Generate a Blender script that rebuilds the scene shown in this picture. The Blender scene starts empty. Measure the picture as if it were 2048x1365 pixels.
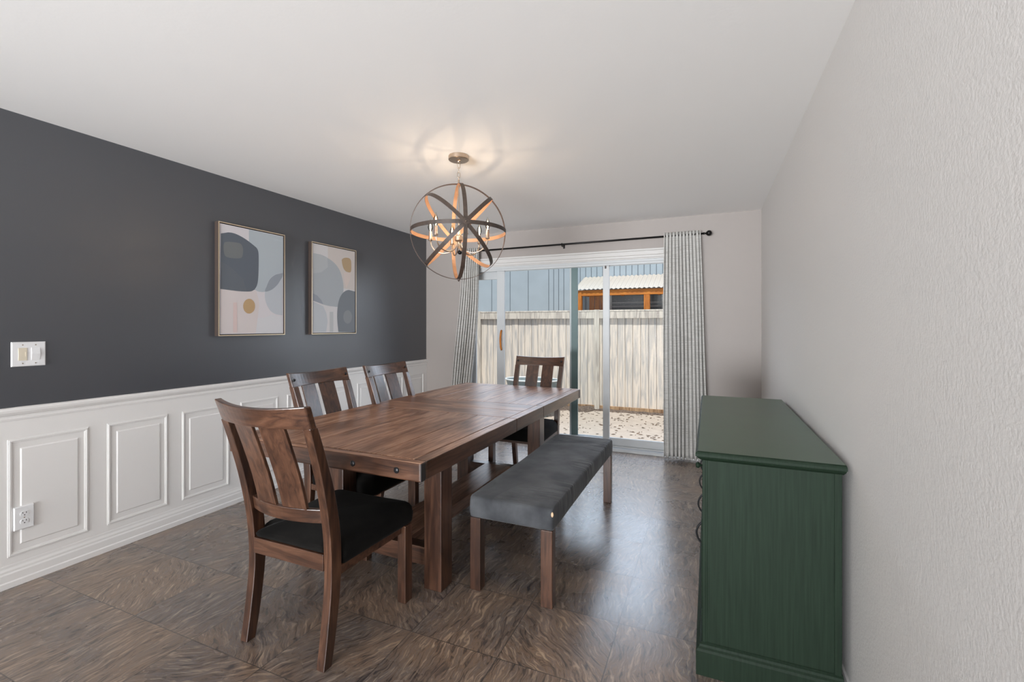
import bpy, bmesh, math, random
from mathutils import Vector, Matrix
PI = math.pi
random.seed(7)
SC = bpy.context.scene
COL = SC.collection

SKY_K = 1.0; SUN_K = 5.5; REAR_K = 185; UP_K = 148; BULB_K = 3.8

# ------------------------------------------------------------------ camera
cd = bpy.data.cameras.new('camera'); cam = bpy.data.objects.new('camera', cd); COL.objects.link(cam)
cam.location = (0, 0, 1.337)
cam.rotation_euler = (PI/2, 0, math.radians(23.2))
cd.sensor_width = 36.0; cd.lens = 36*919/2048
cd.shift_y = -30/2048
cd.clip_start = 0.05; cd.clip_end = 200
SC.camera = cam
# ------------------------------------------------------------------ exposure
vs = SC.view_settings
vs.view_transform = 'Standard'; vs.look = 'None'; vs.gamma = 1; vs.use_curve_mapping = False
vs.exposure = 0.08
# ------------------------------------------------------------------ sky, sun, added rear fill lamps
W = bpy.data.worlds.new('sky'); SC.world = W; W.use_nodes = True
wn = W.node_tree.nodes; wl = W.node_tree.links
bg = wn['Background']; bg.inputs['Strength'].default_value = SKY_K
tc = wn.new('ShaderNodeTexCoord'); sx = wn.new('ShaderNodeSeparateXYZ'); rp = wn.new('ShaderNodeValToRGB')
wl.new(tc.outputs['Generated'], sx.inputs[0]); wl.new(sx.outputs['Z'], rp.inputs[0])
e = rp.color_ramp.elements                       # thin white haze low down, bluer overhead
e[0].position = 0.0; e[0].color = (.80, .86, .95, 1); e[1].position = .9; e[1].color = (.62, .76, 1.0, 1)
wl.new(rp.outputs[0], bg.inputs['Color'])
# the sky is brightest over the neighbouring roofs (towards +y)
mr = wn.new('ShaderNodeMapRange'); mr.interpolation_type = 'SMOOTHSTEP'; mr.inputs[1].default_value = .15; mr.inputs[2].default_value = .85
mr.inputs[3].default_value = .55*SKY_K; mr.inputs[4].default_value = 6.0*SKY_K
wl.new(sx.outputs['Y'], mr.inputs[0]); wl.new(mr.outputs[0], bg.inputs['Strength'])
sd = bpy.data.lights.new('sun', 'SUN'); sd.energy = SUN_K; sd.angle = .01; sd.color = (1, .955, .89)
so = bpy.data.objects.new('sun', sd); COL.objects.link(so); so.location = (0, 0, 12)
so.rotation_euler = Vector((-.12, .44, -1)).to_track_quat('-Z', 'Y').to_euler()
def area(name, loc, rot, sx_, sy_, power, col=(1, 1, 1)):
    l = bpy.data.lights.new(name, 'AREA'); l.shape = 'RECTANGLE'; l.size = sx_; l.size_y = sy_
    l.energy = power; l.color = col
    o = bpy.data.objects.new(name, l); COL.objects.link(o); o.location = loc; o.rotation_euler = rot
    return o
# added fill lamp at the opening of the unseen rear wall (behind the camera)
area('rear_daylight', (-1.42, -6.35, 1.25), (PI/2, 0, 0), 3.4, 2.1, REAR_K, (.94, .97, 1))
# added fill lamp tilted up at the ceiling, unseen behind the camera
area('ceiling_bounce', (-1.45, -5.6, .6), (math.radians(90+20), 0, 0), 3.3, 1.1, UP_K, (.93, .965, 1)).data.spread = math.radians(70)

# ------------------------------------------------------------------ helpers
def lin(r, g, b, k=1.0):
    f = lambda v: (v/255/12.92 if v/255 <= .04045 else ((v/255+.055)/1.055)**2.4)*k
    return (f(r), f(g), f(b), 1)
def newmat(name):
    m = bpy.data.materials.new(name); m.use_nodes = True
    n = m.node_tree.nodes; l = m.node_tree.links
    return m, n, l, n['Principled BSDF']
def plain(name, col, rough=.6, metal=0, bump=0, bscale=200, coat=0, spec=.5, var=0, vscale=6, bdist=.002, detail=3):
    m, n, l, b = newmat(name)
    b.inputs['Base Color'].default_value = col if len(col) == 4 else (*col, 1)
    b.inputs['Roughness'].default_value = rough; b.inputs['Metallic'].default_value = metal
    b.inputs['Coat Weight'].default_value = coat; b.inputs['Coat Roughness'].default_value = .35; b.inputs['Specular IOR Level'].default_value = spec
    t = n.new('ShaderNodeTexCoord')
    if bump:
        z = n.new('ShaderNodeTexNoise'); z.inputs['Scale'].default_value = bscale; z.inputs['Detail'].default_value = detail
        l.new(t.outputs['Object'], z.inputs['Vector'])
        u = n.new('ShaderNodeBump'); u.inputs['Strength'].default_value = bump; u.inputs['Distance'].default_value = bdist
        l.new(z.outputs['Fac'], u.inputs['Height']); l.new(u.outputs[0], b.inputs['Normal'])
    if var:
        z = n.new('ShaderNodeTexNoise'); z.inputs['Scale'].default_value = vscale; z.inputs['Detail'].default_value = 5
        l.new(t.outputs['Object'], z.inputs['Vector'])
        r = n.new('ShaderNodeValToRGB'); e = r.color_ramp.elements
        c = col[:3]
        e[0].position = .3; e[0].color = (*[x*(1-var) for x in c], 1); e[1].position = .7; e[1].color = (*[min(1, x*(1+var)) for x in c], 1)
        l.new(z.outputs['Fac'], r.inputs[0]); l.new(r.outputs[0], b.inputs['Base Color'])
    return m
def wood(name, cols, axis='Y', rough=.35, coat=.15, scale=1.0, bump=.12, knots=True, stretch=9):
    """long-grained wood, grain along the given object axis"""
    m, n, l, b = newmat(name)
    t = n.new('ShaderNodeTexCoord'); mp = n.new('ShaderNodeMapping')
    oi = n.new('ShaderNodeObjectInfo'); 
    ad = n.new('ShaderNodeVectorMath'); ad.operation = 'ADD'
    ml = n.new('ShaderNodeMath'); ml.operation = 'MULTIPLY'; ml.inputs[1].default_value = 7.3
    l.new(oi.outputs['Random'], ml.inputs[0]); l.new(t.outputs['Object'], ad.inputs[0]); l.new(ml.outputs[0], ad.inputs[1])
    l.new(ad.outputs[0], mp.inputs['Vector'])
    s = [stretch*4*scale]*3; s['XYZ'.index(axis)] = 3.2*scale
    mp.inputs['Scale'].default_value = s
    z = n.new('ShaderNodeTexNoise'); z.inputs['Scale'].default_value = 1; z.inputs['Detail'].default_value = 8; z.inputs['Roughness'].default_value = .62
    z.inputs['Distortion'].default_value = 1.1
    l.new(mp.outputs[0], z.inputs['Vector'])
    r = n.new('ShaderNodeValToRGB'); e = r.color_ramp.elements
    while len(e) < len(cols): e.new(.5)
    for i, c in enumerate(cols):
        e[i].position = .30+.42*i/(len(cols)-1); e[i].color = (*c, 1)
    l.new(z.outputs['Fac'], r.inputs[0])
    out = r.outputs[0]
    mp2 = n.new('ShaderNodeMapping'); s = [7*scale]*3; s['XYZ'.index(axis)] = 2.2*scale
    mp2.inputs['Scale'].default_value = s; l.new(ad.outputs[0], mp2.inputs['Vector'])
    z2 = n.new('ShaderNodeTexNoise'); z2.inputs['Scale'].default_value = 1; z2.inputs['Detail'].default_value = 3
    l.new(mp2.outputs[0], z2.inputs['Vector'])
    r2 = n.new('ShaderNodeValToRGB'); e = r2.color_ramp.elements
    e[0].position = .34 if knots else .25; e[0].color = (.42, .38, .36, 1) if knots else (.75, .73, .7, 1); e[1].position = .52; e[1].color = (1, 1, 1, 1)
    l.new(z2.outputs['Fac'], r2.inputs[0])
    mx = n.new('ShaderNodeMix'); mx.data_type = 'RGBA'; mx.blend_type = 'MULTIPLY'; mx.inputs[0].default_value = .85
    l.new(out, mx.inputs[6]); l.new(r2.outputs[0], mx.inputs[7]); l.new(mx.outputs[2], b.inputs['Base Color'])
    b.inputs['Roughness'].default_value = rough; b.inputs['Coat Weight'].default_value = coat; b.inputs['Coat Roughness'].default_value = .22
    u = n.new('ShaderNodeBump'); u.inputs['Strength'].default_value = bump; u.inputs['Distance'].default_value = .002
    l.new(z.outputs['Fac'], u.inputs['Height']); l.new(u.outputs[0], b.inputs['Normal'])
    return m

def P(o, parent):
    if parent is not None: o.parent = parent
    return o
def obj(name, bm, mat, parent=None, smooth=False, bevel=0, seg=2, loc=None, rot=None, subsurf=0):
    me = bpy.data.meshes.new(name)
    bmesh.ops.recalc_face_normals(bm, faces=bm.faces[:])
    bm.to_mesh(me); bm.free()
    for m in (mat if isinstance(mat, (list, tuple)) else [mat]): me.materials.append(m)
    o = bpy.data.objects.new(name, me); COL.objects.link(o)
    if loc: o.location = loc
    if rot: o.rotation_euler = rot
    if smooth:
        for p in me.polygons: p.use_smooth = True
    if bevel:
        md = o.modifiers.new('bevel', 'BEVEL'); md.width = bevel; md.segments = seg; md.limit_method = 'ANGLE'; md.angle_limit = math.radians(40)
        md.harden_normals = False
    if subsurf:
        md = o.modifiers.new('sub', 'SUBSURF'); md.levels = subsurf; md.render_levels = subsurf
    return P(o, parent)
def thing(name, label, cat, loc=(0, 0, 0), rz=0, group=None):
    o = bpy.data.objects.new(name, None); COL.objects.link(o); o.empty_display_size = .1
    o.location = loc; o.rotation_euler = (0, 0, rz); o['label'] = label; o['category'] = cat
    if group: o['group'] = group
    return o
def tag(o, label, cat, group=None, kind=None):
    o['label'] = label; o['category'] = cat
    if group: o['group'] = group
    if kind: o['kind'] = kind
    return o
def struct(o, label=None):
    o['kind'] = 'structure'
    if label: o['label'] = label
    return o
def BM(): return bmesh.new()
def box(bm, x0, x1, y0, y1, z0, z1, mi=0):
    v = [bm.verts.new((x, y, z)) for z in (z0, z1) for (x, y) in ((x0, y0), (x1, y0), (x1, y1), (x0, y1))]
    fs = [(3, 2, 1, 0), (4, 5, 6, 7), (0, 1, 5, 4), (1, 2, 6, 5), (2, 3, 7, 6), (3, 0, 4, 7)]
    for f in fs:
        q = bm.faces.new([v[i] for i in f]); q.material_index = mi
    return v
def bx(*a): bm = BM(); box(bm, *a); return bm
def skin(bm, secs, closed_ends=True, mi=0, loop=False):
    """connect equal-length rings of points"""
    R = [[bm.verts.new(p) for p in s] for s in secs]; n = len(R[0])
    rng = range(len(R)) if loop else range(len(R)-1)
    for i in rng:
        a, b = R[i], R[(i+1) % len(R)]
        for k in range(n):
            f = bm.faces.new((a[k], a[(k+1) % n], b[(k+1) % n], b[k])); f.material_index = mi
    if closed_ends and not loop:
        f = bm.faces.new(R[0][::-1]); f.material_index = mi
        f = bm.faces.new(R[-1]); f.material_index = mi
    return R
def prism_x(bm, prof, x0, x1, mi=0):      # prof in (y,z)
    skin(bm, [[(x0, y, z) for y, z in prof], [(x1, y, z) for y, z in prof]], mi=mi)
def prism_y(bm, prof, y0, y1, mi=0):      # prof in (x,z)
    skin(bm, [[(x, y0, z) for x, z in prof], [(x, y1, z) for x, z in prof]], mi=mi)
def tube(bm, pts, r, n=10, loop=False, mi=0):
    pts = [Vector(p) for p in pts]; secs = []; N = len(pts); prev = None
    for i, p in enumerate(pts):
        if loop: t = (pts[(i+1) % N]-pts[i-1])
        else: t = pts[min(i+1, N-1)]-pts[max(i-1, 0)]
        t.normalize()
        if prev is None:
            a = t.orthogonal().normalized()
        else:
            a = (prev-t*prev.dot(t)).normalized()
        prev = a; b = t.cross(a)
        rr = r[i] if isinstance(r, (list, tuple)) else r
        secs.append([p+a*math.cos(2*PI*k/n)*rr+b*math.sin(2*PI*k/n)*rr for k in range(n)])
    skin(bm, secs, loop=loop, mi=mi)
def lathe(bm, prof, c=(0, 0, 0), axis='Z', n=24, mi=0):   # prof [(r,h)]
    c = Vector(c); secs = []
    for r, h in prof:
        r = max(r, 1e-4); ring = []
        for k in range(n):
            a = 2*PI*k/n; u, v = r*math.cos(a), r*math.sin(a)
            ring.append(c+Vector({'Z': (u, v, h), 'X': (h, u, v), 'Y': (u, h, v)}[axis]))
        secs.append(ring)
    skin(bm, secs, mi=mi)
def copy_tree(o, parent=None):
    c = o.copy(); COL.objects.link(c)
    if parent is not None: c.parent = parent
    for ch in list(o.children): copy_tree(ch, c)
    return c
def interp(tab, z):
    for i in range(len(tab)-1):
        if z <= tab[i+1][0] or i == len(tab)-2:
            a, b = tab[i], tab[i+1]; t = max(0, min(1, (z-a[0])/(b[0]-a[0])))
            return [a[k]+(b[k]-a[k])*t for k in range(1, len(a))]
def smooth_tab(tab, n=24):
    """catmull-rom through rows of a table"""
    out = []
    for i in range(len(tab)-1):
        p0 = tab[max(i-1, 0)]; p1 = tab[i]; p2 = tab[i+1]; p3 = tab[min(i+2, len(tab)-1)]
        m = max(2, n//(len(tab)-1))
        for k in range(m):
            t = k/m
            out.append([.5*(2*b+(c-a)*t+(2*a-5*b+4*c-d)*t*t+(-a+3*b-3*c+d)*t**3) for a, b, c, d in zip(p0, p1, p2, p3)])
    out.append(list(tab[-1])); return out

# ------------------------------------------------------------------ materials
M = {}
M['white_paint'] = plain('white_paint', lin(236, 234, 232), .38, bump=.03, bscale=60)
M['ceiling'] = plain('ceiling_paint', lin(240, 238, 236), .8, bump=.12, bscale=70, bdist=.002)
M['wall_light'] = plain('wall_light_paint', lin(156, 148, 143), .55, bump=.25, bscale=95, bdist=.002, detail=2)  # right wall's paint darkened, backlit shade put into the colour
M['wall_texture'] = plain('wall_orange_peel', lin(222, 219, 216), .5, bump=.4, bscale=120, bdist=.003, detail=2)
M['wall_dark'] = plain('wall_charcoal_paint', lin(72, 74, 79), .36, bump=.10, bscale=120, bdist=.002, spec=1.0)
M['black_metal'] = plain('black_metal', (.012, .011, .011), .35, metal=.6)
M['bolt'] = plain('blackened_iron', (.018, .018, .02), .35, metal=.5)
M['nickel'] = plain('brushed_nickel', (.50, .41, .33), .30, metal=1)
M['plastic_white'] = plain('white_plastic', lin(235, 235, 236), .3)
M['plastic_cream'] = plain('cream_plastic', lin(222, 212, 192), .3)
M['plate'] = plain('dark_bronze_plate', (.045, .04, .04), .4, metal=.3)
M['slot'] = plain('dark_slot', (.02, .02, .02), .5)
M['vinyl'] = plain('white_vinyl_frame', lin(186, 188, 189), .35)
M['casing'] = plain('casing_paint', lin(196, 193, 190), .4)
M['gold'] = plain('champagne_gold_frame', lin(214, 196, 168), .35, metal=.45)
M['frame_side'] = plain('dark_frame_side', lin(70, 58, 52), .5)
M['concrete'] = plain('sunlit_concrete', lin(158, 148, 138), .85, bump=.3, bscale=60, var=.10, vscale=9)
WC = [(.026, .011, .007), (.058, .024, .013), (.100, .044, .024), (.142, .068, .039)]
TC = [(.13, .060, .037), (.28, .138, .083), (.43, .24, .153), (.56, .36, .25)]
for ax in 'XYZ':
    M['wood'+ax] = wood('walnut_grain_'+ax.lower(), WC, ax, rough=.33, coat=.55)
    M['top'+ax] = wood('table_top_grain_'+ax.lower(), TC, ax, rough=.34, coat=.12, bump=.3)
    M['cedar'+ax] = wood('orange_cedar_'+ax.lower(), [(.30, .085, .012), (.50, .17, .022), (.62, .24, .035)], ax, rough=.7, coat=0, knots=False)
M['slat_red'] = M['woodZ']

def fabric(name, c0, c1, rough=.9, sheen=.3, wr=0):
    m, n, l, b = newmat(name)
    t = n.new('ShaderNodeTexCoord')
    z = n.new('ShaderNodeTexNoise'); z.inputs['Scale'].default_value = 7; z.inputs['Detail'].default_value = 4
    l.new(t.outputs['Object'], z.inputs['Vector'])
    r = n.new('ShaderNodeValToRGB'); e = r.color_ramp.elements
    e[0].position = .35; e[0].color = (*c0, 1); e[1].position = .7; e[1].color = (*c1, 1)
    l.new(z.outputs['Fac'], r.inputs[0]); l.new(r.outputs[0], b.inputs['Base Color'])
    b.inputs['Specular IOR Level'].default_value = .12; b.inputs['Roughness'].default_value = rough; b.inputs['Sheen Weight'].default_value = sheen; b.inputs['Sheen Roughness'].default_value = .4
    w = n.new('ShaderNodeTexNoise'); w.inputs['Scale'].default_value = 400; l.new(t.outputs['Object'], w.inputs['Vector'])
    u = n.new('ShaderNodeBump'); u.inputs['Strength'].default_value = .25; u.inputs['Distance'].default_value = .001
    l.new(w.outputs['Fac'], u.inputs['Height'])
    if wr:
        mp = n.new('ShaderNodeMapping'); mp.inputs['Scale'].default_value = (2.6, 21, 3); l.new(t.outputs['Object'], mp.inputs['Vector'])
        w2 = n.new('ShaderNodeTexNoise'); w2.inputs['Scale'].default_value = 1.2; w2.inputs['Detail'].default_value = 3; w2.inputs['Distortion'].default_value = .8
        l.new(mp.outputs[0], w2.inputs['Vector'])
        mk = n.new('ShaderNodeTexNoise'); mk.inputs['Scale'].default_value = 2.6; mk.inputs['Detail'].default_value = 1; l.new(t.outputs['Object'], mk.inputs['Vector'])
        mm = n.new('ShaderNodeMapRange'); mm.inputs[1].default_value = .48; mm.inputs[2].default_value = .62; l.new(mk.outputs['Fac'], mm.inputs[0])
        mu = n.new('ShaderNodeMath'); mu.operation = 'MULTIPLY'; l.new(w2.outputs['Fac'], mu.inputs[0]); l.new(mm.outputs[0], mu.inputs[1])
        u2 = n.new('ShaderNodeBump'); u2.inputs['Strength'].default_value = wr; u2.inputs['Distance'].default_value = .03
        l.new(mu.outputs[0], u2.inputs['Height']); l.new(u.outputs[0], u2.inputs['Normal']); l.new(u2.outputs[0], b.inputs['Normal'])
    else: l.new(u.outputs[0], b.inputs['Normal'])
    return m
M['seat_fabric'] = fabric('black_seat_fabric', (.0045, .004, .0036), (.011, .010, .009), sheen=.04)
M['bench_fabric'] = fabric('charcoal_velvet', (.044, .046, .051), (.105, .109, .116), sheen=.22, wr=.7)

def curtain_mat():
    m, n, l, b = newmat('slub_linen_curtain')
    t = n.new('ShaderNodeTexCoord'); mp = n.new('ShaderNodeMapping'); mp.inputs['Scale'].default_value = (9, 9, 260)
    l.new(t.outputs['Object'], mp.inputs['Vector'])
    z = n.new('ShaderNodeTexNoise'); z.inputs['Scale'].default_value = 1; z.inputs['Detail'].default_value = 3
    l.new(mp.outputs[0], z.inputs['Vector'])
    r = n.new('ShaderNodeValToRGB'); e = r.color_ramp.elements
    e[0].position = .28; e[0].color = lin(180, 177, 171); e[1].position = .58; e[1].color = lin(212, 210, 206)
    l.new(z.outputs['Fac'], r.inputs[0]); l.new(r.outputs[0], b.inputs['Base Color'])
    b.inputs['Roughness'].default_value = .85
    tr = n.new('ShaderNodeBsdfTranslucent'); l.new(r.outputs[0], tr.inputs['Color'])
    mx = n.new('ShaderNodeMixShader'); mx.inputs[0].default_value = .22
    l.new(b.outputs[0], mx.inputs[1]); l.new(tr.outputs[0], mx.inputs[2]); l.new(mx.outputs[0], n['Material Output'].inputs[0])
    return m
M['curtain'] = curtain_mat()

def glass_mat(name, tint, k=1.0):
    m = bpy.data.materials.new(name); m.use_nodes = True; n = m.node_tree.nodes; l = m.node_tree.links; n.clear()
    o = n.new('ShaderNodeOutputMaterial'); t = n.new('ShaderNodeBsdfTransparent'); g = n.new('ShaderNodeBsdfGlossy'); f = n.new('ShaderNodeFresnel')
    t.inputs[0].default_value = (*tint, 1); g.inputs['Roughness'].default_value = .01; f.inputs['IOR'].default_value = 1.45
    mm = n.new('ShaderNodeMath'); mm.operation = 'MULTIPLY'; mm.inputs[1].default_value = k; l.new(f.outputs[0], mm.inputs[0])
    x = n.new('ShaderNodeMixShader'); l.new(mm.outputs[0], x.inputs[0]); l.new(t.outputs[0], x.inputs[1]); l.new(g.outputs[0], x.inputs[2]); l.new(x.outputs[0], o.inputs[0])
    return m
M['glass'] = glass_mat('clear_pane', (.97, .98, .98), .015)
M['bulb_glass'] = glass_mat('bulb_glass', (.99, .97, .93))
def emis(name, col, k):
    m = bpy.data.materials.new(name); m.use_nodes = True; n = m.node_tree.nodes; l = m.node_tree.links; n.clear()
    o = n.new('ShaderNodeOutputMaterial'); e_ = n.new('ShaderNodeEmission'); e_.inputs[0].default_value = (*col, 1); e_.inputs[1].default_value = k
    l.new(e_.outputs[0], o.inputs[0]); return m
M['filament'] = emis('glowing_filament', (1, .78, .5), 30)

TILE = .4125; TX0 = -.372; TY0 = 2.087
def floor_mat():
    m, n, l, b = newmat('stone_look_vinyl_tile')
    def math_(op, a, b_=None, c=None):
        k = n.new('ShaderNodeMath'); k.operation = op
        for i, v in enumerate((a, b_, c)):
            if v is None: continue
            if isinstance(v, (int, float)): k.inputs[i].default_value = v
            else: l.new(v, k.inputs[i])
        return k.outputs[0]
    t = n.new('ShaderNodeTexCoord'); s = n.new('ShaderNodeSeparateXYZ'); l.new(t.outputs['Object'], s.inputs[0])
    ux = math_('DIVIDE', math_('SUBTRACT', s.outputs[0], TX0), TILE); uy = math_('DIVIDE', math_('SUBTRACT', s.outputs[1], TY0), TILE)
    ix = math_('FLOOR', ux); iy = math_('FLOOR', uy)
    cid = n.new('ShaderNodeCombineXYZ'); l.new(ix, cid.inputs[0]); l.new(iy, cid.inputs[1])
    wnz = n.new('ShaderNodeTexWhiteNoise'); wnz.noise_dimensions = '3D'; l.new(cid.outputs[0], wnz.inputs['Vector'])
    # per tile: turned by a random angle around a shifted origin
    dv = math_('SUBTRACT', wnz.outputs['Value'], .5)
    ang = math_('ADD', math_('MULTIPLY', math_('MULTIPLY', dv, math_('MULTIPLY', dv, dv)), 9), PI/2)
    vr = n.new('ShaderNodeVectorRotate'); vr.rotation_type = 'Z_AXIS'; l.new(t.outputs['Object'], vr.inputs['Vector']); l.new(ang, vr.inputs['Angle'])
    ad = n.new('ShaderNodeVectorMath'); ad.operation = 'MULTIPLY_ADD'; l.new(wnz.outputs['Color'], ad.inputs[0]); ad.inputs[1].default_value = (9, 9, 9); l.new(vr.outputs[0], ad.inputs[2])
    # warp
    wz = n.new('ShaderNodeTexNoise'); wz.inputs['Scale'].default_value = 4.5; wz.inputs['Detail'].default_value = 3; l.new(ad.outputs[0], wz.inputs['Vector'])
    w2 = n.new('ShaderNodeVectorMath'); w2.operation = 'MULTIPLY_ADD'; l.new(wz.outputs['Color'], w2.inputs[0]); w2.inputs[1].default_value = (.12, .12, .12); l.new(ad.outputs[0], w2.inputs[2])
    mp = n.new('ShaderNodeMapping'); mp.inputs['Scale'].default_value = (10, 62, 5); l.new(w2.outputs[0], mp.inputs['Vector'])
    z = n.new('ShaderNodeTexNoise'); z.inputs['Scale'].default_value = 1; z.inputs['Detail'].default_value = 6; z.inputs['Roughness'].default_value = .6; z.inputs['Distortion'].default_value = .9
    l.new(mp.outputs[0], z.inputs['Vector'])
    r = n.new('ShaderNodeValToRGB'); e = r.color_ramp.elements
    cs = [(.32, (.075, .062, .060)), (.41, (.145, .108, .088)), (.475, (.255, .180, .130)), (.53, (.185, .150, .134)), (.60, (.34, .25, .185)), (.71, (.47, .37, .28))]
    while len(e) < len(cs): e.new(.5)
    for i, (p_, c) in enumerate(cs): e[i].position = p_; e[i].color = (*c, 1)
    l.new(z.outputs['Fac'], r.inputs[0])
    # larger grey / tan clouds
    z3 = n.new('ShaderNodeTexNoise'); z3.inputs['Scale'].default_value = 3.2; z3.inputs['Detail'].default_value = 4; l.new(ad.outputs[0], z3.inputs['Vector'])
    r3 = n.new('ShaderNodeValToRGB'); e = r3.color_ramp.elements
    e[0].position = .38; e[0].color = (.74, .78, .84, 1); e[1].position = .62; e[1].color = (1.05, .98, .9, 1)
    l.new(z3.outputs['Fac'], r3.inputs[0])
    mx = n.new('ShaderNodeMix'); mx.data_type = 'RGBA'; mx.blend_type = 'MULTIPLY'; mx.inputs[0].default_value = 1
    l.new(r.outputs[0], mx.inputs[6]); l.new(r3.outputs[0], mx.inputs[7])
    # seams
    fx = math_('SUBTRACT', ux, ix); fy = math_('SUBTRACT', uy, iy)
    ex = math_('MINIMUM', fx, math_('SUBTRACT', 1, fx)); ey = math_('MINIMUM', fy, math_('SUBTRACT', 1, fy))
    ed = math_('MINIMUM', ex, ey); sm = math_('LESS_THAN', ed, .0055)
    mx2 = n.new('ShaderNodeMix'); mx2.data_type = 'RGBA'; l.new(math_('MULTIPLY', sm, .7), mx2.inputs[0]); l.new(mx.outputs[2], mx2.inputs[6]); mx2.inputs[7].default_value = (.05, .042, .04, 1)
    l.new(mx2.outputs[2], b.inputs['Base Color'])
    rr = n.new('ShaderNodeMapRange'); rr.inputs[3].default_value = .20; rr.inputs[4].default_value = .36; l.new(z3.outputs['Fac'], rr.inputs[0]); l.new(rr.outputs[0], b.inputs['Roughness'])
    b.inputs['Specular IOR Level'].default_value = .8; b.inputs['Coat Weight'].default_value = .25; b.inputs['Coat Roughness'].default_value = .22
    u = n.new('ShaderNodeBump'); u.inputs['Strength'].default_value = .30; u.inputs['Distance'].default_value = .0016
    hh = math_('SUBTRACT', z.outputs['Fac'], math_('MULTIPLY', sm, .6)); l.new(hh, u.inputs['Height']); l.new(u.outputs[0], b.inputs['Normal'])
    return m
M['floor'] = floor_mat()

def fence_mat(name, lo, hi, dirt=True):
    m, n, l, b = newmat(name)
    t = n.new('ShaderNodeTexCoord'); oi = n.new('ShaderNodeObjectInfo')
    ml = n.new('ShaderNodeMath'); ml.operation = 'MULTIPLY'; ml.inputs[1].default_value = 37; l.new(oi.outputs['Random'], ml.inputs[0])
    ad = n.new('ShaderNodeVectorMath'); ad.operation = 'ADD'; l.new(t.outputs['Object'], ad.inputs[0]); l.new(ml.outputs[0], ad.inputs[1])
    mp = n.new('ShaderNodeMapping'); mp.inputs['Scale'].default_value = (22, 22, 1.6); l.new(ad.outputs[0], mp.inputs['Vector'])
    z = n.new('ShaderNodeTexNoise'); z.inputs['Scale'].default_value = 1; z.inputs['Detail'].default_value = 6; z.inputs['Distortion'].default_value = 1.2; l.new(mp.outputs[0], z.inputs['Vector'])
    r = n.new('ShaderNodeValToRGB'); e = r.color_ramp.elements
    e[0].position = .36; e[0].color = (*lo, 1); e[1].position = .60; e[1].color = (*hi, 1)
    l.new(z.outputs['Fac'], r.inputs[0]); l.new(r.outputs[0], b.inputs['Base Color']); b.inputs['Roughness'].default_value = .9
    return m
M['fence'] = fence_mat('weathered_cedar_boards', (.40, .385, .37), (.64, .575, .50))
M['fence_cap'] = fence_mat('weathered_cap', (.34, .31, .28), (.56, .52, .46))
M['fence_old'] = fence_mat('old_brown_kickboard', (.16, .09, .05), (.40, .27, .16))
M['siding'] = plain('grey_siding', lin(158, 171, 181), .7, var=.05, vscale=3)
M['poly_roof'] = plain('corrugated_panel', lin(172, 166, 158), .45)
M['dark_glass'] = plain('dark_window', lin(62, 66, 70), .3, var=.4, vscale=4)
M['galv'] = plain('galvanized_steel', (.20, .25, .265), .5, metal=.3, var=.15, vscale=14)
M['galv_rim'] = plain('pale_steel_rim', (.62, .66, .68), .4, metal=.3)
M['leaf'] = plain('dry_leaf', (.11, .07, .045), .8, var=.5, vscale=5)
M['mulch'] = plain('mulch', (.10, .075, .06), .9, var=.6, vscale=30, bump=.8, bscale=60, bdist=.02)
M['screen'] = plain('grey_wire', (.25, .25, .26), .5)

def green_mat():
    m, n, l, b = newmat('brushed_green_chalk_paint')
    t = n.new('ShaderNodeTexCoord'); mp = n.new('ShaderNodeMapping'); mp.inputs['Scale'].default_value = (140, 140, 5); l.new(t.outputs['Object'], mp.inputs['Vector'])
    z = n.new('ShaderNodeTexNoise'); z.inputs['Scale'].default_value = 1; z.inputs['Detail'].default_value = 5; l.new(mp.outputs[0], z.inputs['Vector'])
    r = n.new('ShaderNodeValToRGB'); e = r.color_ramp.elements
    e[0].position = .3; e[0].color = (.0075, .017, .009, 1); e[1].position = .7; e[1].color = (.013, .028, .0155, 1)
    l.new(z.outputs['Fac'], r.inputs[0]); l.new(r.outputs[0], b.inputs['Base Color'])
    b.inputs['Roughness'].default_value = .6; b.inputs['Specular IOR Level'].default_value = .22
    u = n.new('ShaderNodeBump'); u.inputs['Strength'].default_value = .15; u.inputs['Distance'].default_value = .001; l.new(z.outputs['Fac'], u.inputs['Height']); l.new(u.outputs[0], b.inputs['Normal'])
    return m
M['green'] = green_mat()
M['green_top'] = plain('smooth_green_top', (.034, .076, .036), .36, coat=.2, var=.12, vscale=3)  # sideboard green lightened for the top, window glare put into the colour

# ------------------------------------------------------------------ room shell
XL, XR, YB, YR, H = -3.292, .455, 4.924, -6.3, 2.44
DX0, DX1, DZ = -2.70, -.235, 2.04          # door opening
TH = .16
struct(obj('floor', bx(XL-TH, XR+TH, YR-TH, YB+TH*.0+.0, -.06, 0), M['floor']))
struct(obj('ceiling', bx(XL-TH, XR+TH, YR-TH, YB+TH, H, H+.16), M['ceiling']))
struct(obj('wall_left', bx(XL-TH, XL, YR, YB+TH, 0, H), M['wall_dark']))
struct(obj('wall_right', bx(XR, XR+TH, YR, YB+TH, 0, H), M['wall_texture']))
bm = BM()
box(bm, XL, DX0, YB, YB+TH, 0, H); box(bm, DX1, XR, YB, YB+TH, 0, H); box(bm, DX0, DX1, YB, YB+TH, DZ, H)
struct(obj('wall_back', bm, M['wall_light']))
bm = BM()
box(bm, XL, -3.12, YR-TH, YR, 0, H); box(bm, .28, XR, YR-TH, YR, 0, H); box(bm, -3.12, .28, YR-TH, YR, 2.3, H); box(bm, -3.12, .28, YR-TH, YR, 0, .2)
struct(obj('wall_rear', bm, M['wall_light']))
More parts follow.
